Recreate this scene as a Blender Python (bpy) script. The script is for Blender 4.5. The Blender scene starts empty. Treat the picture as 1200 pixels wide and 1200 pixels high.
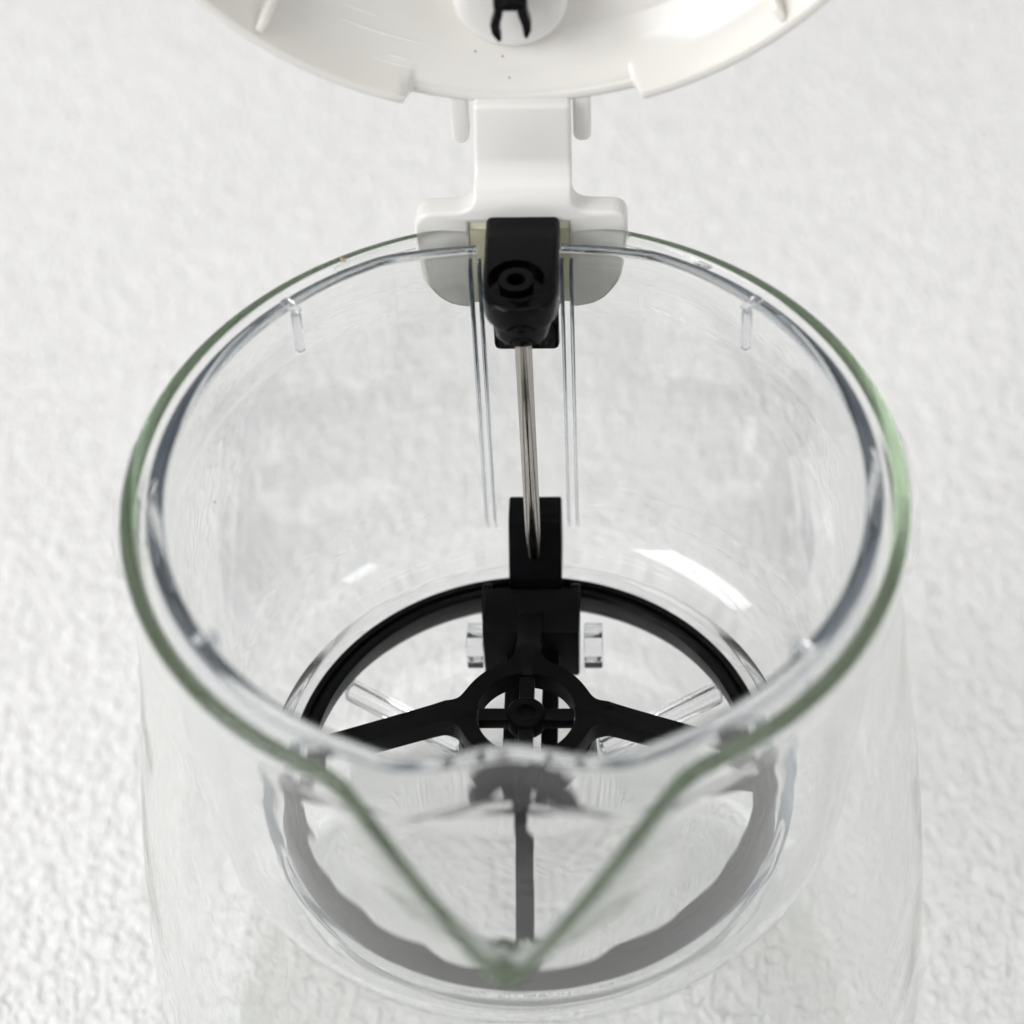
import bpy, bmesh, math, random
from mathutils import Vector, Matrix

random.seed(7)
sc = bpy.context.scene
COL = sc.collection
S = 0.05           # one design unit (inner radius of the rim) in metres
ZT = 2.95          # height of the rim above the tabletop in design units
PI = math.pi


def P(x, y, z):
    return Vector((x * S, y * S, (z + ZT) * S))


# ------------------------------------------------------------------ camera
cam_d = bpy.data.cameras.new('camera')
cam = bpy.data.objects.new('camera', cam_d)
COL.objects.link(cam)
sc.camera = cam
_fw = Vector((-0.04714951, 0.66606163, -0.74440502))
_rt = Vector((0.99888341, 0.02921853, -0.0371243))
_up = Vector((0.00297665, 0.74532421, 0.66669555))
_m = Matrix((_rt, _up, -_fw)).transposed().to_4x4()
_m.translation = P(0.31102624, -4.51601298, 4.90774839)
cam.matrix_world = _m
cam_d.sensor_width = 36.0
cam_d.lens = 84.0
cam_d.clip_start = 0.01
cam_d.clip_end = 50.0
cam_d.dof.use_dof = True
cam_d.dof.focus_distance = 7.6 * S
cam_d.dof.aperture_fstop = 11.0
cam_d.dof.aperture_blades = 7

# ------------------------------------------------------------------ light
world = bpy.data.worlds.new('World')
sc.world = world
world.use_nodes = True
bg = world.node_tree.nodes['Background']
bg.inputs['Color'].default_value = (0.985, 0.983, 0.98, 1)
bg.inputs['Strength'].default_value = 0.51


def area(name, loc, target, sx, sy, power, color):
    d = bpy.data.lights.new(name, 'AREA')
    d.shape = 'RECTANGLE'
    d.size, d.size_y = sx, sy
    d.energy = power
    d.color = color
    o = bpy.data.objects.new(name, d)
    COL.objects.link(o)
    o.location = loc
    o.rotation_euler = (Vector(target) - Vector(loc)).to_track_quat('-Z', 'Y').to_euler()
    return o


area('window_light', (-1.25, -0.6, 0.95), (0, 0, 0.1), 0.95, 1.1, 22.5, (0.98, 0.99, 1.0))
area('ceiling_light', (0.0, 0.3, 1.7), (0, 0, 0.1), 1.6, 1.2, 10.0, (1.0, 0.99, 0.975))
area('side_window_light', (0.95, -0.55, 0.50), (0, 0, 0.08), 0.22, 0.5, 1.6, (0.86, 0.92, 1.0))

sc.view_settings.view_transform = 'Standard'
sc.view_settings.look = 'None'
sc.view_settings.gamma = 1.0
sc.view_settings.exposure = 0.0
cy = sc.cycles
cy.max_bounces = 160
cy.transmission_bounces = 160
cy.glossy_bounces = 160
cy.diffuse_bounces = 12
cy.transparent_max_bounces = 16
cy.caustics_refractive = True
cy.caustics_reflective = True
cy.blur_glossy = 0.0
cy.sample_clamp_indirect = 15.0
cy.use_denoising = True
try:
    cy.denoiser = 'OPENIMAGEDENOISE'
except Exception:
    pass


# --------------------------------------------------------------- materials
def new_mat(name):
    m = bpy.data.materials.new(name)
    m.use_nodes = True
    nt = m.node_tree
    return m, nt, nt.nodes['Principled BSDF'], nt.nodes['Material Output']


def glass_mat(name, ior, absorb, density, rough=0.0, wob=0.0, wscale=60.0, tint=(1, 1, 1)):
    m = bpy.data.materials.new(name)
    m.use_nodes = True
    nt = m.node_tree
    nt.nodes.clear()
    out = nt.nodes.new('ShaderNodeOutputMaterial')
    g = nt.nodes.new('ShaderNodeBsdfGlass')
    g.inputs['IOR'].default_value = ior
    g.inputs['Roughness'].default_value = rough
    g.inputs['Color'].default_value = (*tint, 1)
    nt.links.new(g.outputs[0], out.inputs['Surface'])
    if density:
        v = nt.nodes.new('ShaderNodeVolumeAbsorption')
        v.inputs['Color'].default_value = (*absorb, 1)
        v.inputs['Density'].default_value = density
        nt.links.new(v.outputs[0], out.inputs['Volume'])
    if wob:
        tc = nt.nodes.new('ShaderNodeTexCoord')
        n = nt.nodes.new('ShaderNodeTexNoise')
        n.inputs['Scale'].default_value = wscale
        n.inputs['Detail'].default_value = 2.0
        b = nt.nodes.new('ShaderNodeBump')
        b.inputs['Strength'].default_value = wob
        b.inputs['Distance'].default_value = 0.002
        nt.links.new(tc.outputs['Object'], n.inputs['Vector'])
        nt.links.new(n.outputs[0], b.inputs['Height'])
        nt.links.new(b.outputs[0], g.inputs['Normal'])
    return m


def plastic(name, col, rough, spec=0.5, sss=0.0, coat=0.0, grain=0.0, gscale=900.0, mott=0.0):
    m, nt, p, out = new_mat(name)
    p.inputs['Base Color'].default_value = (*col, 1)
    p.inputs['Roughness'].default_value = rough
    p.inputs['Specular IOR Level'].default_value = spec
    p.inputs['Coat Weight'].default_value = coat
    if sss:
        p.inputs['Subsurface Weight'].default_value = sss
        p.inputs['Subsurface Radius'].default_value = (1.0, 0.8, 0.6)
        p.inputs['Subsurface Scale'].default_value = 0.002
    tc = nt.nodes.new('ShaderNodeTexCoord')
    n = nt.nodes.new('ShaderNodeTexNoise')
    n.inputs['Scale'].default_value = 120.0
    n.inputs['Detail'].default_value = 4.0
    nt.links.new(tc.outputs['Object'], n.inputs['Vector'])
    mr = nt.nodes.new('ShaderNodeMapRange')
    mr.inputs['From Min'].default_value = 0.3
    mr.inputs['From Max'].default_value = 0.7
    mr.inputs['To Min'].default_value = rough * 0.8
    mr.inputs['To Max'].default_value = min(1.0, rough * 1.25)
    nt.links.new(n.outputs[0], mr.inputs['Value'])
    nt.links.new(mr.outputs[0], p.inputs['Roughness'])
    if grain:
        n2 = nt.nodes.new('ShaderNodeTexNoise')
        n2.inputs['Scale'].default_value = gscale
        n2.inputs['Detail'].default_value = 3.0
        nt.links.new(tc.outputs['Object'], n2.inputs['Vector'])
        b = nt.nodes.new('ShaderNodeBump')
        b.inputs['Strength'].default_value = grain
        b.inputs['Distance'].default_value = 0.0004
        nt.links.new(n2.outputs[0], b.inputs['Height'])
        nt.links.new(b.outputs[0], p.inputs['Normal'])
    return m


M_GLASS = glass_mat('green_tinted_glass', 1.38, (0.25, 0.37, 0.19), 11.0, wob=0.08, wscale=30.0)
M_CLEAR = glass_mat('clear_plastic', 1.40, (0.20, 0.28, 0.35), 17.0, wob=0.03, wscale=40.0)
M_RAIL = glass_mat('clear_plastic_reflection_tint', 1.45, (0.22, 0.30, 0.37), 70.0)  # heavy absorption stands in for dark room reflections along the clear edges
M_WHITE = plastic('white_plastic', (0.73, 0.715, 0.69), 0.20, sss=0.15)
M_LID = plastic('white_plastic_warm_shade', (0.715, 0.695, 0.655), 0.17, sss=0.15)  # same white plastic, the dish's yellowish interreflected shade mixed into its colour
M_LINE = plastic('white_plastic_glint', (0.80, 0.79, 0.77), 0.07, spec=0.8)  # paler, shinier copy of the lid plastic, colours in the glints
M_CREAM = plastic('yellowed_white_plastic', (0.62, 0.60, 0.44), 0.4)
M_BLACK = plastic('black_plastic', (0.003, 0.003, 0.0035), 0.36, spec=0.05, grain=0.05)
M_GLOSS = plastic('glossy_black_plastic', (0.002, 0.002, 0.0025), 0.10, spec=0.10)
M_RUBBER = plastic('black_rubber', (0.003, 0.003, 0.0035), 0.34, spec=0.07, grain=0.05)
M_STEEL, _nt, _p, _o = new_mat('polished_steel')
_p.inputs['Base Color'].default_value = (0.46, 0.43, 0.39, 1)
_p.inputs['Metallic'].default_value = 1.0
_p.inputs['Roughness'].default_value = 0.17
M_CRUMB = plastic('brown_crumb', (0.40, 0.29, 0.18), 0.7)
M_SPECK = plastic('dark_dust', (0.10, 0.055, 0.035), 0.8)

# embossed white tabletop paper
M_TABLE, nt, p, out = new_mat('embossed_white_paper')
p.inputs['Roughness'].default_value = 0.51
p.inputs['Specular IOR Level'].default_value = 0.3
tc = nt.nodes.new('ShaderNodeTexCoord')
mp = nt.nodes.new('ShaderNodeMapping')
mp.inputs['Scale'].default_value = (1.0, 0.55, 1.0)
nt.links.new(tc.outputs['Object'], mp.inputs['Vector'])
n1 = nt.nodes.new('ShaderNodeTexNoise')
n1.inputs['Scale'].default_value = 560.0
n1.inputs['Detail'].default_value = 2.5
n1.inputs['Roughness'].default_value = 0.55
n1.inputs['Distortion'].default_value = 0.6
n2 = nt.nodes.new('ShaderNodeTexNoise')
n2.inputs['Scale'].default_value = 260.0
n2.inputs['Detail'].default_value = 2.0
nt.links.new(mp.outputs[0], n1.inputs['Vector'])
nt.links.new(mp.outputs[0], n2.inputs['Vector'])
ad = nt.nodes.new('ShaderNodeMath')
ad.operation = 'MULTIPLY_ADD'
ad.inputs[1].default_value = 0.6
nt.links.new(n2.outputs[0], ad.inputs[0])
nt.links.new(n1.outputs[0], ad.inputs[2])
bp = nt.nodes.new('ShaderNodeBump')
bp.inputs['Strength'].default_value = 1.0
bp.inputs['Distance'].default_value = 0.0021
nt.links.new(ad.outputs[0], bp.inputs['Height'])
nt.links.new(bp.outputs[0], p.inputs['Normal'])
n3 = nt.nodes.new('ShaderNodeTexNoise')
n3.inputs['Scale'].default_value = 9.0
n3.inputs['Detail'].default_value = 3.0
nt.links.new(tc.outputs['Object'], n3.inputs['Vector'])
cr = nt.nodes.new('ShaderNodeValToRGB')
cr.color_ramp.elements[0].position = 0.3
cr.color_ramp.elements[0].color = (0.775, 0.768, 0.76, 1)
cr.color_ramp.elements[1].position = 0.7
cr.color_ramp.elements[1].color = (0.815, 0.808, 0.798, 1)
nt.links.new(n3.outputs[0], cr.inputs[0])
nt.links.new(cr.outputs[0], p.inputs['Base Color'])


# ------------------------------------------------------------------ helpers
def thing(name, label, cat, at, group=None):
    o = bpy.data.objects.new(name, None)
    o.empty_display_size = 0.01
    COL.objects.link(o)
    o.location = P(*at)
    o['label'] = label
    o['category'] = cat
    return o


def origin(o):
    v = Vector((0, 0, 0))
    while o is not None:
        v += o.location
        o = o.parent
    return v


def link(name, bm, mat, parent=None, smooth=40, loc=None):
    bmesh.ops.recalc_face_normals(bm, faces=bm.faces)
    off = origin(parent) if parent else (loc or Vector((0, 0, 0)))
    for v in bm.verts:
        v.co -= off
    me = bpy.data.meshes.new(name)
    bm.to_mesh(me)
    bm.free()
    me.materials.append(mat)
    for f in me.polygons:
        f.use_smooth = True
    me.set_sharp_from_angle(angle=math.radians(smooth))
    o = bpy.data.objects.new(name, me)
    COL.objects.link(o)
    if parent:
        o.parent = parent
    elif loc:
        o.location = loc
    return o


def prism(bm, pts, a, b, axis='z', bevel=0.0, seg=3):
    """extrude a 2-D outline; axis z: pts are (x,y); y: (x,z); x: (y,z)"""
    def mk(u, v, w):
        if axis == 'z':
            return P(u, v, w)
        if axis == 'y':
            return P(u, w, v)
        return P(w, u, v)
    t = bmesh.new()
    lo = [t.verts.new(mk(u, v, a)) for u, v in pts]
    hi = [t.verts.new(mk(u, v, b)) for u, v in pts]
    n = len(pts)
    t.faces.new(lo[::-1])
    t.faces.new(hi)
    for i in range(n):
        j = (i + 1) % n
        t.faces.new((lo[i], lo[j], hi[j], hi[i]))
    bmesh.ops.recalc_face_normals(t, faces=t.faces)
    if bevel:
        es = [e for e in t.edges if e.calc_face_angle(0) > 0.5]
        bmesh.ops.bevel(t, geom=es, offset=bevel * S, segments=seg, profile=0.5, affect='EDGES', clamp_overlap=True)
    merge(bm, t)


def merge(bm, t):
    me = bpy.data.meshes.new('tmp')
    t.to_mesh(me)
    t.free()
    bm.from_mesh(me)
    bpy.data.meshes.remove(me)


def box(bm, x0, x1, y0, y1, z0, z1, bevel=0.0, seg=3):
    prism(bm, [(x0, y0), (x1, y0), (x1, y1), (x0, y1)], z0, z1, 'z', bevel, seg)


def lathe(bm, prof, n=64, c=(0, 0), closed=True, fn=None, thetas=None):
    """prof: (r, z) loop; points with r == 0 become poles; fn(theta, r, z) -> (x, y, z)"""
    th = thetas or [2 * PI * i / n for i in range(n)]
    n = len(th)
    rings = []
    for r, z in prof:
        if r == 0:
            rings.append([bm.verts.new(P(c[0], c[1], z))])
        else:
            row = []
            for t in th:
                if fn:
                    x, y, zz = fn(t, r, z)
                else:
                    x, y, zz = r * math.cos(t), r * math.sin(t), z
                row.append(bm.verts.new(P(c[0] + x, c[1] + y, zz)))
            rings.append(row)
    m = len(rings)
    last = m if closed else m - 1
    for i in range(last):
        A, B = rings[i], rings[(i + 1) % m]
        if len(A) == 1 and len(B) == 1:
            continue
        for k in range(n):
            l = (k + 1) % n
            if len(A) == 1:
                bm.faces.new((A[0], B[k], B[l]))
            elif len(B) == 1:
                bm.faces.new((A[k], B[0], A[l]))
            else:
                bm.faces.new((A[k], B[k], B[l], A[l]))


def cyl(bm, c, r, z0, z1, n=40, bevel=0.0):
    b = bevel
    if b:
        pr = [(0, z0), (r - b, z0), (r - 0.3 * b, z0 + 0.3 * b), (r, z0 + b), (r, z1 - b), (r - 0.3 * b, z1 - 0.3 * b), (r - b, z1), (0, z1)]
    else:
        pr = [(0, z0), (r, z0), (r, z1), (0, z1)]
    lathe(bm, pr, n, c, closed=False)


def tube(bm, pts, r, n=16):
    """round bar along points with rounded ends; r a number or list"""
    pts = [Vector(q) for q in pts]
    rs = r if isinstance(r, (list, tuple)) else [r] * len(pts)
    rings = []
    for i, q in enumerate(pts):
        d = (pts[min(i + 1, len(pts) - 1)] - pts[max(i - 1, 0)]).normalized()
        a = d.orthogonal().normalized() if i == 0 else (a - d * a.dot(d)).normalized()
        b = d.cross(a)
        rings.append([bm.verts.new(P(*(q + (a * math.cos(2 * PI * k / n) + b * math.sin(2 * PI * k / n)) * rs[i]))) for k in range(n)])
    for i in range(len(rings) - 1):
        for k in range(n):
            l = (k + 1) % n
            bm.faces.new((rings[i][k], rings[i][l], rings[i + 1][l], rings[i + 1][k]))
    bm.faces.new(rings[0][::-1])
    bm.faces.new(rings[-1])


def arc_sweep(bm, sec, a0, a1, n):
    rows = []
    for i in range(n + 1):
        tt = math.radians(a0 + (a1 - a0) * i / n)
        rows.append([bm.verts.new(P(r * math.cos(tt), r * math.sin(tt), z)) for r, z in sec])
    for i in range(n):
        for j in range(len(sec)):
            l = (j + 1) % len(sec)
            bm.faces.new((rows[i][j], rows[i][l], rows[i + 1][l], rows[i + 1][j]))
    bm.faces.new(rows[0])
    bm.faces.new(rows[-1][::-1])


def boolean_cut(o, cutters):
    """carve the cutter meshes out of o and keep the carved mesh"""
    tmp = []
    for bm in cutters:
        bmesh.ops.recalc_face_normals(bm, faces=bm.faces)
        me = bpy.data.meshes.new('cut')
        bm.to_mesh(me)
        bm.free()
        c = bpy.data.objects.new('cut', me)
        COL.objects.link(c)
        tmp.append(c)
        md = o.modifiers.new('cut', 'BOOLEAN')
        md.operation = 'DIFFERENCE'
        md.solver = 'EXACT'
        md.object = c
    dg = bpy.context.evaluated_depsgraph_get()
    dg.update()
    me2 = bpy.data.meshes.new_from_object(o.evaluated_get(dg))
    o.modifiers.clear()
    o.data = me2
    for f in me2.polygons:
        f.use_smooth = True
    me2.set_sharp_from_angle(angle=math.radians(40))
    for c in tmp:
        bpy.data.objects.remove(c)


def sstep(a, b, x):
    t = max(0.0, min(1.0, (x - a) / (b - a)))
    return t * t * (3 - 2 * t)


def smax(a, b, k):
    m = max(a, b)
    return m + k * math.log(math.exp((a - m) / k) + math.exp((b - m) / k))


def angdiff(a, b):
    return (a - b + PI) % (2 * PI) - PI


def curve(pts, n=4):
    """Catmull-Rom resampling of a (r, z) polyline"""
    out = []
    for i in range(len(pts) - 1):
        p0 = pts[max(i - 1, 0)]
        p1, p2 = pts[i], pts[i + 1]
        p3 = pts[min(i + 2, len(pts) - 1)]
        for j in range(n):
            t = j / n
            out.append(tuple(0.5 * ((2 * b) + (c - a) * t + (2 * a - 5 * b + 4 * c - d) * t * t + (3 * b - a - 3 * c + d) * t ** 3)
                             for a, b, c, d in zip(p0, p1, p2, p3)))
    out.append(pts[-1])
    return out


# ---------------------------------------------------------------- the setting
bm = bmesh.new()
g = 30
vs = [bm.verts.new(P(x, y, -ZT)) for x, y in ((-g, -g), (g, -g), (g, g), (-g, g))]
bm.faces.new(vs)
table = link('tabletop', bm, M_TABLE)
table['kind'] = 'structure'

# ---------------------------------------------------------------- glass jug
jug = thing('glass_jug', 'large clear glass jug with green tinted rim and pointed pouring spout', 'jug', (0, 0, -ZT))
TH0 = -PI / 2 + math.radians(1.2)
# outer profile (r, z)
outer = curve([(1.105, -0.035), (1.100, -0.10), (1.098, -0.20), (1.112, -0.40), (1.165, -0.80), (1.225, -1.20), (1.275, -1.60), (1.312, -2.00), (1.338, -2.40), (1.338, -2.65), (1.30, -2.82), (1.24, -2.89)], 5)
inner = curve([(1.060, -0.035), (1.052, -0.10), (1.050, -0.20), (1.064, -0.40), (1.117, -0.80), (1.177, -1.20), (1.227, -1.60), (1.264, -2.00), (1.290, -2.40), (1.288, -2.63), (1.25, -2.79), (1.18, -2.865)], 5)
loop = [(0, -2.915), (1.02, -2.915), (1.10, -2.945), (1.17, -2.945)] + outer[::-1]
loop += [(1.1035, -0.022), (1.096, -0.0125), (1.0825, -0.008), (1.069, -0.0125), (1.0615, -0.022)]
loop += inner + [(0.95, -2.885), (0, -2.885)]


def spout_extra(t, r, z):
    tt = max(0.0, min(1.0, (-0.02 - z) / 1.0))
    gf = (1 - tt) ** 1.7
    if gf <= 0:
        return 0.0
    R = 1.08
    d = R + 0.615 * gf
    a0 = math.radians(24)
    a = abs(angdiff(t, TH0))
    if a > math.radians(50):
        return 0.0
    a = math.sqrt(a * a + 0.028 ** 2)
    line = d * R * math.sin(a0) / (R * math.sin(a0) * math.cos(a) + (d - R * math.cos(a0)) * math.sin(a))
    k = 0.022
    ext = smax(R, line, k) - R
    base = smax(R, d * R * math.sin(a0) / (R * math.sin(a0) * math.cos(0.87) + (d - R * math.cos(a0)) * math.sin(0.87)), k) - R
    return max(0.0, ext - base)


def jug_fn(t, r, z):
    e = spout_extra(t, r, z) if r > 1.0 and z > -1.2 else 0.0
    lift = 0.06 * sstep(0.0, 0.55, e) if z > -0.3 else 0.0
    r2 = r + e
    return r2 * math.cos(t), r2 * math.sin(t), z + lift


ths = []
k = 0
t = -PI
while t < PI - 1e-6:
    ths.append(t)
    a = abs(angdiff(t, TH0))
    t += math.radians(0.6 if a < math.radians(36) else 2.0)
bm = bmesh.new()
lathe(bm, loop, closed=False, fn=jug_fn, thetas=ths)
link('jug_wall', bm, M_GLASS, jug, smooth=60)
# clear lugs moulded on the two sides and next to the hinge
for a0, a1 in ((166, 196), (-16, 14), (101, 122), (58, 79)):
    bm = bmesh.new()
    n = 24
    sec = [(1.114, -0.082), (1.124, -0.08), (1.128, -0.07), (1.124, -0.06), (1.114, -0.058)]
    rows = []
    for i in range(n + 1):
        u = i / n
        taper = min(1.0, 6 * u, 6 * (1 - u)) ** 0.5 * 0.96 + 0.04
        tt = math.radians(a0 + (a1 - a0) * u)
        rows.append([bm.verts.new(P((1.112 + (r - 1.112) * taper) * math.cos(tt), (1.112 + (r - 1.112) * taper) * math.sin(tt), -0.07 + (z + 0.07) * taper)) for r, z in sec])
    for i in range(n):
        for j in range(len(sec)):
            l = (j + 1) % len(sec)
            bm.faces.new((rows[i][j], rows[i][l], rows[i + 1][l], rows[i + 1][j]))
    bm.faces.new(rows[0])
    bm.faces.new(rows[-1][::-1])
    link('side_lug', bm, M_CLEAR, jug)

# ------------------------------------------------------- clear inner container
liner = thing('inner_container', 'clear plastic inner container with bluish rim standing inside the glass jug', 'container', (0, 0, -1.54))


def bump(t):
    a = math.degrees(angdiff(t, -PI / 2 + math.radians(1.0)))
    return 0.070 * math.exp(-(a / 9.6) ** 2) - 0.008 * math.exp(-((abs(a) - 17) / 4.0) ** 2)


def liner_fn(t, r, z):
    r2, z2 = r, z
    if z > -0.32:
        r2 = r - bump(t) * sstep(-0.27, -0.20, z)
    if r > 1.016 and z > -0.25:                  # the outer collar fades out towards the back
        f = sstep(0.3, 2.7, abs(angdiff(t, PI / 2)))
        if z < -0.05:
            r2 = r2 - (r - 1.016) * (1 - f)
    a = abs(math.degrees(angdiff(t, PI / 2 + 0.012)))
    if a < 7.6 and z > -0.24:
        z2 = -0.24 + (z + 0.24) * 0.05
    # flattened back edge beside the lever
    if z > -0.55 and a < 24:
        r2 = r2 - 0.042 * (1 - (a / 24) ** 2) * sstep(-0.55, -0.25, z)
    return r2 * math.cos(t), r2 * math.sin(t), z2


lo_in = [(0.979, -0.004), (0.978, -0.010), (0.978, -0.06), (0.979, -0.12), (0.980, -0.200), (0.980, -0.217), (0.980, -0.235), (0.980, -0.253), (0.981, -0.27), (0.980, -0.5), (0.978, -0.9), (0.976, -1.08), (0.970, -1.17), (0.953, -1.235), (0.922, -1.280), (0.878, -1.306), (0.83, -1.320), (0.808, -1.330), (0.799, -1.350), (0.803, -1.46), (0.796, -1.487), (0.77, -1.50), (0.20, -1.50), (0.17, -1.49), (0.155, -1.47), (0.135, -1.47), (0.12, -1.49), (0.10, -1.50), (0, -1.50)]
lo_out = [(0, -1.535), (0.79, -1.535), (0.822, -1.525), (0.838, -1.49), (0.836, -1.38), (0.846, -1.356), (0.890, -1.340), (0.943, -1.308), (0.983, -1.252), (1.004, -1.175), (1.011, -1.08), (1.013, -0.9), (1.016, -0.5), (1.016, -0.27), (1.016, -0.253), (1.016, -0.235), (1.016, -0.220), (1.022, -0.212), (1.036, -0.208), (1.040, -0.20), (1.038, -0.15), (1.035, -0.10), (1.032, -0.05), (1.029, -0.010), (1.028, -0.004), (1.023, 0.0), (1.001, 0.0), (0.984, 0.0)]
ths = []
t = -PI
while t < PI - 1e-6:
    ths.append(t)
    a = abs(angdiff(t, -PI / 2))
    b = abs(angdiff(t, PI / 2))
    t += math.radians(0.8 if a < 0.42 else (0.35 if b < 0.2 else 2.0))
bm = bmesh.new()
lathe(bm, lo_out + lo_in, closed=False, fn=liner_fn, thetas=ths)
bmesh.ops.remove_doubles(bm, verts=bm.verts, dist=1e-7)
link('container_wall', bm, M_CLEAR, liner, smooth=45)

# guide rails beside the rod
for x0, x1 in ((-0.162, -0.151), (-0.134, -0.124), (0.117, 0.127), (0.145, 0.156)):
    bm = bmesh.new()
    prism(bm, [(0.845, -0.02), (0.855, 0.0), (0.915, 0.0), (0.925, -0.02), (0.925, -1.20), (0.915, -1.24), (0.88, -1.20), (0.845, -1.12)], x0, x1, 'x', 0.0025, 2)
    link('guide_rail', bm, M_RAIL, liner)
# small ribs hanging from the rim
for ang in (134.5, 45.3, 215.5, -38.0):
    bm = bmesh.new()
    box(bm, 0.948, 0.976, -0.014, 0.014, -0.165, -0.004, 0.009, 3)
    box(bm, 0.945, 1.018, -0.014, 0.014, 0.0015, 0.014, 0.004, 2)
    a = math.radians(ang)
    for v in bm.verts:
        x, y = v.co.x, v.co.y
        v.co.x, v.co.y = x * math.cos(a) - y * math.sin(a), x * math.sin(a) + y * math.cos(a)
    link('rim_rib', bm, M_RAIL, liner)
# clear stops beside the bracket
for x0, x1 in ((-0.225, -0.168), (0.172, 0.235)):
    bm = bmesh.new()
    box(bm, x0, x1, 0.50, 0.60, -1.498, -1.37, 0.006, 2)
    link('stop_block', bm, M_CLEAR, liner)
# floor ribs under the arms
for ang in (148, 31):
    bm = bmesh.new()
    box(bm, 0.27, 0.73, -0.028, 0.028, -1.498, -1.43, 0.01, 2)
    a = math.radians(ang)
    for v in bm.verts:
        x, y = v.co.x, v.co.y
        v.co.x, v.co.y = x * math.cos(a) - y * math.sin(a), x * math.sin(a) + y * math.cos(a)
    link('floor_rib', bm, M_CLEAR, liner)

# ------------------------------------------------------------ drain valve lever
valve = thing('valve_lever', 'black valve lever on a steel rod with ring and four-armed frame at the bottom', 'valve', (0, 0, -1.5))


def dshape(cx, cyy, r, back, n=20):
    pts = [(cx + r, back), (cx - r, back)]
    pts += [(cx - r * math.cos(PI * i / n), cyy - r * math.sin(PI * i / n)) for i in range(n + 1)]
    return pts


bm = bmesh.new()
prism(bm, dshape(0.001, 0.735, 0.114, 1.058), -0.052, 0.05, 'z', 0.02, 4)
cap = link('lever_cap', bm, M_GLOSS, valve)
off = origin(valve)
cut = bmesh.new()
lathe(cut, [(0.052, 0.018), (0.086, 0.018), (0.086, 0.08), (0.052, 0.08)], 48, (-0.012, 0.765))
for v in cut.verts:
    pass
cut2 = bmesh.new()
cyl(cut2, (-0.012, 0.765), 0.028, -0.01, 0.08, 32)
boolean_cut(cap, [cut, cut2])
bm = bmesh.new()
cyl(bm, (0.001, 0.735), 0.086, -0.125, -0.050, 40, 0.008)
link('rod_socket', bm, M_GLOSS, valve)
bm = bmesh.new()
box(bm, -0.098, 0.108, 0.875, 0.935, -0.36, -0.045, 0.02, 3)
link('back_plate', bm, M_GLOSS, valve)
bm = bmesh.new()
tube(bm, [(0.002, 0.735, -0.11), (0.006, 0.735, -1.17)], 0.0265, 32)
link('rod', bm, M_STEEL, valve)
bm = bmesh.new()
prism(bm, [(0.915, -1.08), (0.83, -1.075), (0.80, -1.085), (0.665, -1.27), (0.665, -1.30), (0.915, -1.30)], -0.080, 0.098, 'x', 0.008, 2)
link('rod_foot', bm, M_BLACK, valve)
# bracket
bm = bmesh.new()
box(bm, -0.160, 0.158, 0.43, 0.62, -1.45, -1.215, 0.01, 2)
bracket = link('bracket', bm, M_BLACK, valve)
for x0, x1 in ((-0.168, -0.136), (0.128, 0.160)):
    bm = bmesh.new()
    prism(bm, [(0.54, -1.27), (0.57, -1.235), (0.655, -1.235), (0.67, -1.25), (0.67, -1.34), (0.54, -1.34)], x0, x1, 'x', 0.006, 2)
    link('cheek', bm, M_BLACK, bracket)
# flared sealing ring with a groove
bm = bmesh.new()
lathe(bm, [(0.700, -1.335), (0.712, -1.325), (0.728, -1.328), (0.732, -1.345), (0.742, -1.345), (0.746, -1.328), (0.764, -1.325), (0.770, -1.335), (0.783, -1.42), (0.792, -1.47), (0.787, -1.478), (0.745, -1.47), (0.715, -1.42)], 128)
link('seal_ring', bm, M_RUBBER, valve)


# four-armed frame
def spider(bm):
    N = 720
    L = 0.742
    arms = [math.radians(a) for a in (90, 178.5, 1.0, 270.5)]

    def R(phi):
        rr = 0.204
        for a in arms:
            d = angdiff(phi, a)
            if abs(d) < 1.5:
                w, k = (0.027, 0.018) if a == arms[3] else (0.037, 0.055)
                ra = min(w / max(1e-4, abs(math.sin(d))), (L if a != arms[0] else 0.52) / math.cos(d))
                rr = smax(rr, ra, k)
        return rr

    def zt(r):
        return -1.08 - 0.235 * max(0.0, r - 0.26) / 0.48
    H = 0.075
    r0 = 0.154
    top, bot = [], []
    us = [0, 0.04, 0.15, 0.3, 0.5, 0.62, 0.72, 0.82, 0.91, 0.98, 1.0]
    for i in range(N):
        phi = 2 * PI * i / N
        R1 = R(phi)
        tr, br = [], []
        for u in us:
            r = r0 + (R1 - r0) * u
            e = 0.007 if u in (0, 1.0) else 0.0
            z = zt(r)
            tr.append(bm.verts.new(P(r * math.cos(phi), r * math.sin(phi), z - e)))
            br.append(bm.verts.new(P(r * math.cos(phi), r * math.sin(phi), z - H)))
        top.append(tr)
        bot.append(br)
    m = len(us)
    for i in range(N):
        j = (i + 1) % N
        for q in range(m - 1):
            bm.faces.new((top[i][q], top[i][q + 1], top[j][q + 1], top[j][q]))
            bm.faces.new((bot[i][q + 1], bot[i][q], bot[j][q], bot[j][q + 1]))
        bm.faces.new((top[i][m - 1], bot[i][m - 1], bot[j][m - 1], top[j][m - 1]))
        bm.faces.new((bot[i][0], top[i][0], top[j][0], bot[j][0]))


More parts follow.
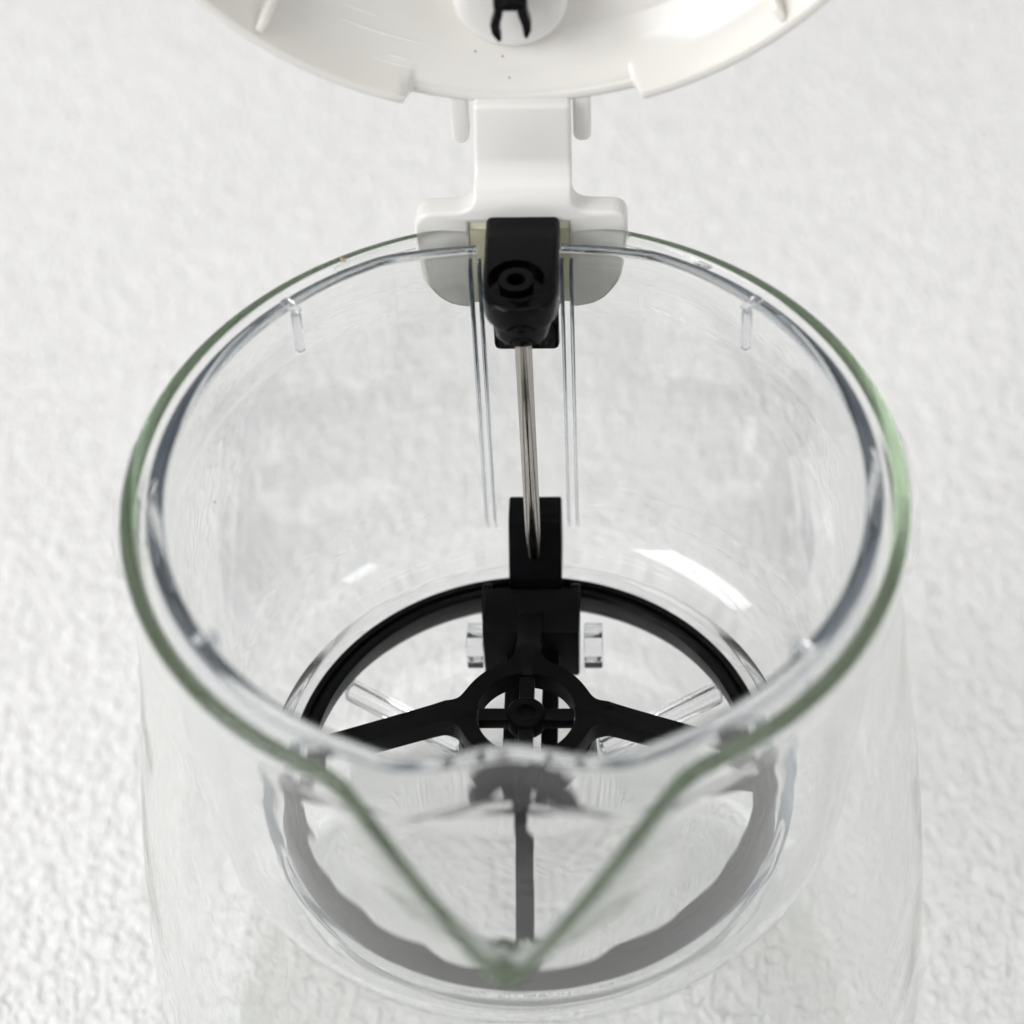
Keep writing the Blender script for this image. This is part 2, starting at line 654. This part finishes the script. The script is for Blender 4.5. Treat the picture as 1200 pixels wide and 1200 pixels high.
bm = bmesh.new()
spider(bm)
frame = link('four_arm_frame', bm, M_BLACK, valve)
bm = bmesh.new()
box(bm, -0.15, 0.15, -0.0235, 0.0235, -1.135, -1.088, 0.004, 2)
link('cross_bar', bm, M_BLACK, frame)
bm = bmesh.new()
box(bm, -0.0235, 0.0235, -0.15, 0.15, -1.137, -1.090, 0.004, 2)
link('cross_bar', bm, M_BLACK, frame)
bm = bmesh.new()
lathe(bm, [(0.026, -1.14), (0.060, -1.14), (0.060, -1.082), (0.055, -1.076), (0.031, -1.076), (0.026, -1.082)], 40)
link('hub_boss', bm, M_BLACK, frame)
bm = bmesh.new()
arc_sweep(bm, [(0.205, -1.30), (0.222, -1.30), (0.215, -1.157), (0.196, -1.157)], 172, 368, 48)
link('hub_skirt', bm, M_BLACK, frame)
for x0, x1 in ((-0.085, -0.034), (0.038, 0.092)):
    bm = bmesh.new()
    box(bm, x0, x1, -0.17, 0.47, -1.38, -1.33, 0.006, 2)
    link('lower_rail', bm, M_BLACK, valve)
bm = bmesh.new()
lathe(bm, [(0, -1.41)] + [(0.060 * math.sin(PI * i / 12), -1.46 + 0.05 * math.cos(PI * i / 12)) for i in range(1, 8)] + [(0.04, -1.495), (0, -1.495)], 40, (0.0, -0.02), closed=False)
link('valve_ball', bm, M_STEEL, valve)

# ---------------------------------------------------------------------- lid
lid = thing('lid', 'white plastic lid standing open on its hinge arm behind the jug', 'lid', (0, 1.2, -0.43))
LX, LY, LZ, LR = 0.0, 1.12, 1.574, 1.2
RTILT = 0.02


def lid_pt(al, rho, dy):
    x, z = rho * math.sin(al), -rho * math.cos(al)
    x, z = x * math.cos(RTILT) - z * math.sin(RTILT), x * math.sin(RTILT) + z * math.cos(RTILT)
    return LX + x, LY + dy, LZ + z


def notch(al):
    return 1 - sstep(math.radians(16.2), math.radians(17.6), abs(angdiff(al, math.radians(-0.6))))


als = []
t = -PI
while t < PI - 1e-6:
    als.append(t)
    t += math.radians(0.3 if 0.26 < abs(t) < 0.33 else 1.5)
prof = [(1.197, 'f', 0.006), (1.2, 'f', 0.014), (1.2, 0.10), (1.192, 0.15), (1.165, 0.205), (1.10, 0.255), (0.95, 0.295), (0.5, 0.33), (0, 0.335),
        (0, 0.30), (0.5, 0.293), (0.90, 0.262), (0.975, 0.247), (0.980, 0.240), (1.035, 0.218), (1.041, 0.210), (1.09, 0.175), (1.125, 0.125), (1.148, 0.085), (1.165, 'f', 0.014), (1.169, 'f', 0.004), (1.183, 'f', 0.0)]
bm = bmesh.new()
rings = []
for q in prof:
    if q[0] == 0:
        rings.append([bm.verts.new(P(*lid_pt(0, 0, q[1])))])
    else:
        row = []
        for al in als:
            dy = q[1] if q[1] != 'f' else q[2] + 0.066 * notch(al)
            row.append(bm.verts.new(P(*lid_pt(al, q[0], dy))))
        rings.append(row)
n = len(als)
for i in range(len(rings)):
    A, B = rings[i], rings[(i + 1) % len(rings)]
    if len(A) == 1 and len(B) == 1:
        continue
    for k in range(n):
        l = (k + 1) % n
        if len(A) == 1:
            bm.faces.new((A[0], B[k], B[l]))
        elif len(B) == 1:
            bm.faces.new((A[k], B[0], A[l]))
        else:
            bm.faces.new((A[k], B[k], B[l], A[l]))
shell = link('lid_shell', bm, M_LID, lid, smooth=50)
# fine raised mould lines left of the hinge, glints put into their pale colour
for rho, dy, a0, a1, rad in ((1.091, 0.1735, -31, -15.5, 0.005), (1.058, 0.2005, -31, -24, 0.0045), (1.136, 0.106, -23.5, -16.8, 0.003), (1.124, 0.126, -21.5, -18, 0.003)):
    bm = bmesh.new()
    pts, rs = [], []
    for i in range(25):
        u = i / 24
        pts.append(lid_pt(math.radians(a0 + (a1 - a0) * u), rho, dy))
        rs.append(rad * (0.15 + 0.85 * math.sin(PI * u) ** 0.6))
    tube(bm, pts, rs, 10)
    link('mould_line', bm, M_LINE, shell)
# gussets between skirt and lid plate
for al in (math.radians(-41.5), math.radians(40.5)):
    bm = bmesh.new()
    vs = []
    for sgn in (-1, 1):
        row = []
        for rho, dy in ((1.160, 0.012), (1.120, 0.03), (0.99, 0.25), (1.12, 0.22)):
            da = sgn * 0.013 / rho
            row.append(bm.verts.new(P(*lid_pt(al + da, rho, dy))))
        vs.append(row)
    bm.faces.new(vs[0])
    bm.faces.new(vs[1][::-1])
    for i in range(4):
        j = (i + 1) % 4
        bm.faces.new((vs[0][i], vs[1][i], vs[1][j], vs[0][j]))
    bmesh.ops.recalc_face_normals(bm, faces=bm.faces)
    bmesh.ops.bevel(bm, geom=bm.edges[:], offset=0.006 * S, segments=2, profile=0.5, affect='EDGES')
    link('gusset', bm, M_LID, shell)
# round boss in the lid and the black clip on it
bm = bmesh.new()
bx, bz = -0.022, 0.675
pr = [(0, 1.270), (0.12, 1.272), (0.150, 1.278), (0.166, 1.292), (0.172, 1.32), (0.174, 1.41), (0, 1.415)]
rings = []
for r, y in pr:
    if r == 0:
        rings.append([bm.verts.new(P(bx, y, bz))])
    else:
        rings.append([bm.verts.new(P(bx + r * math.cos(2 * PI * k / 64), y, bz + r * math.sin(2 * PI * k / 64))) for k in range(64)])
for i in range(len(rings) - 1):
    A, B = rings[i], rings[i + 1]
    for k in range(64):
        l = (k + 1) % 64
        if len(A) == 1:
            bm.faces.new((A[0], B[k], B[l]))
        elif len(B) == 1:
            bm.faces.new((A[k], B[0], A[l]))
        else:
            bm.faces.new((A[k], B[k], B[l], A[l]))
link('boss', bm, M_WHITE, lid)
bm = bmesh.new()
prism(bm, [(-0.066, 0.72), (0.034, 0.72), (0.034, 0.86), (-0.066, 0.86)], 1.17, 1.268, 'y', 0.012, 3)
clip = link('clip', bm, M_GLOSS, lid)
for pts in (([(-0.058, 0.74), (-0.066, 0.70), (-0.078, 0.665), (-0.074, 0.635), (-0.055, 0.605), (-0.045, 0.612), (-0.050, 0.66), (-0.040, 0.70), (-0.034, 0.74)]),
            ([(0.028, 0.74), (0.034, 0.70), (0.042, 0.67), (0.042, 0.645), (0.030, 0.615), (0.020, 0.622), (0.016, 0.66), (0.004, 0.70), (0.0, 0.74)])):
    bm = bmesh.new()
    prism(bm, pts[::-1], 1.18, 1.225, 'y', 0.006, 2)
    link('prong', bm, M_GLOSS, clip)
# T-shaped hinge arm that grips the back of the rim
def rounded(pts, rad, n=5):
    """outline with its corners rounded, one radius per corner"""
    out = []
    m = len(pts)
    for i in range(m):
        a, b, c = (Vector((*pts[(i + q) % m], 0)) for q in (-1, 0, 1))
        r = rad[i]
        if r <= 0:
            out.append((b.x, b.y))
            continue
        u, v = (a - b), (c - b)
        ru, rv = min(r, u.length * 0.48), min(r, v.length * 0.48)
        p0, p2 = b + u.normalized() * ru, b + v.normalized() * rv
        for k in range(n + 1):
            t = k / n
            q = p0 * (1 - t) ** 2 + b * 2 * t * (1 - t) + p2 * t * t
            out.append((q.x, q.y))
    return out


Tpts = rounded([(-0.140, 0.395), (-0.152, -0.045), (-0.330, -0.052), (-0.350, -0.250), (-0.270, -0.400), (-0.168, -0.432),
                (-0.167, -0.088), (0.142, -0.088), (0.143, -0.434), (0.250, -0.400), (0.326, -0.260), (0.322, -0.052), (0.152, -0.047), (0.152, 0.395)],
               [0.0, 0.06, 0.05, 0.09, 0.10, 0.03, 0, 0, 0.03, 0.10, 0.09, 0.05, 0.06, 0.0])
bm = bmesh.new()
prism(bm, Tpts, 1.15, 1.235, 'y', 0.030, 4)
for k in range(14):
    bmesh.ops.bisect_plane(bm, geom=bm.verts[:] + bm.edges[:] + bm.faces[:], plane_co=P(0, 0, 0.20 - 0.02 * k), plane_no=(0, 0, 1))
for v in bm.verts:                      # the shoulders step forward over the rim
    z = v.co.z / S - ZT
    f = sstep(0.20, -0.04, z)
    v.co.y -= 0.098 * f * S
    v.co.z += 0.108 * f * S
arm = link('hinge_arm', bm, M_WHITE, lid)
bm = bmesh.new()
box(bm, -0.1675, 0.1425, 1.062, 1.135, -0.30, 0.03, 0.004, 2)
link('slot_backing', bm, M_CREAM, arm)
# ears of the lid either side of the arm
for x0, x1, z0 in ((-0.214, -0.160, 0.215), (0.158, 0.212, 0.220)):
    bm = bmesh.new()
    xm, r = (x0 + x1) / 2, (x1 - x0) / 2
    pts = [(x1, 0.40), (x0, 0.40)] + [(xm - r * math.cos(PI * i / 10), z0 + r - r * math.sin(PI * i / 10)) for i in range(11)]
    prism(bm, pts, 1.195, 1.26, 'y', 0.010, 3)
    link('hinge_ear', bm, M_WHITE, lid)


# ------------------------------------------------------------------ specks
def speck(name, label, cat, c, r, mat, n=3):
    bm = bmesh.new()
    for i in range(n):
        q = Vector((c[0] + random.uniform(-1.6, 1.6) * r * (i > 0), c[1] + random.uniform(-0.6, 0.6) * r * (i > 0), c[2]))
        t = bmesh.new()
        bmesh.ops.create_icosphere(t, subdivisions=1, radius=r * S * random.uniform(0.6, 1.1))
        for v in t.verts:
            v.co = v.co * random.uniform(0.7, 1.2) + P(*q)
        merge(bm, t)
    o = link(name, bm, mat, None, loc=P(*c))
    o['label'] = label
    o['category'] = cat


for par, pts in ((shell, ((-0.1334, 1.2934, 0.4915), (-0.0515, 1.2843, 0.4783), (-0.0308, 1.2301, 0.4402))), (liner, ((-0.9285, 0.2976, -0.4222),))):
    for q in pts:
        bm = bmesh.new()
        bmesh.ops.create_icosphere(bm, subdivisions=2, radius=0.0028 * S)
        for v in bm.verts:
            v.co += P(*q)
        link('dust_speck', bm, M_SPECK, par)
speck('crumb', 'tiny brown crumb on the jug rim left of the hinge', 'crumb', (-0.545, 0.912, 0.0), 0.007, M_CRUMB, 3)
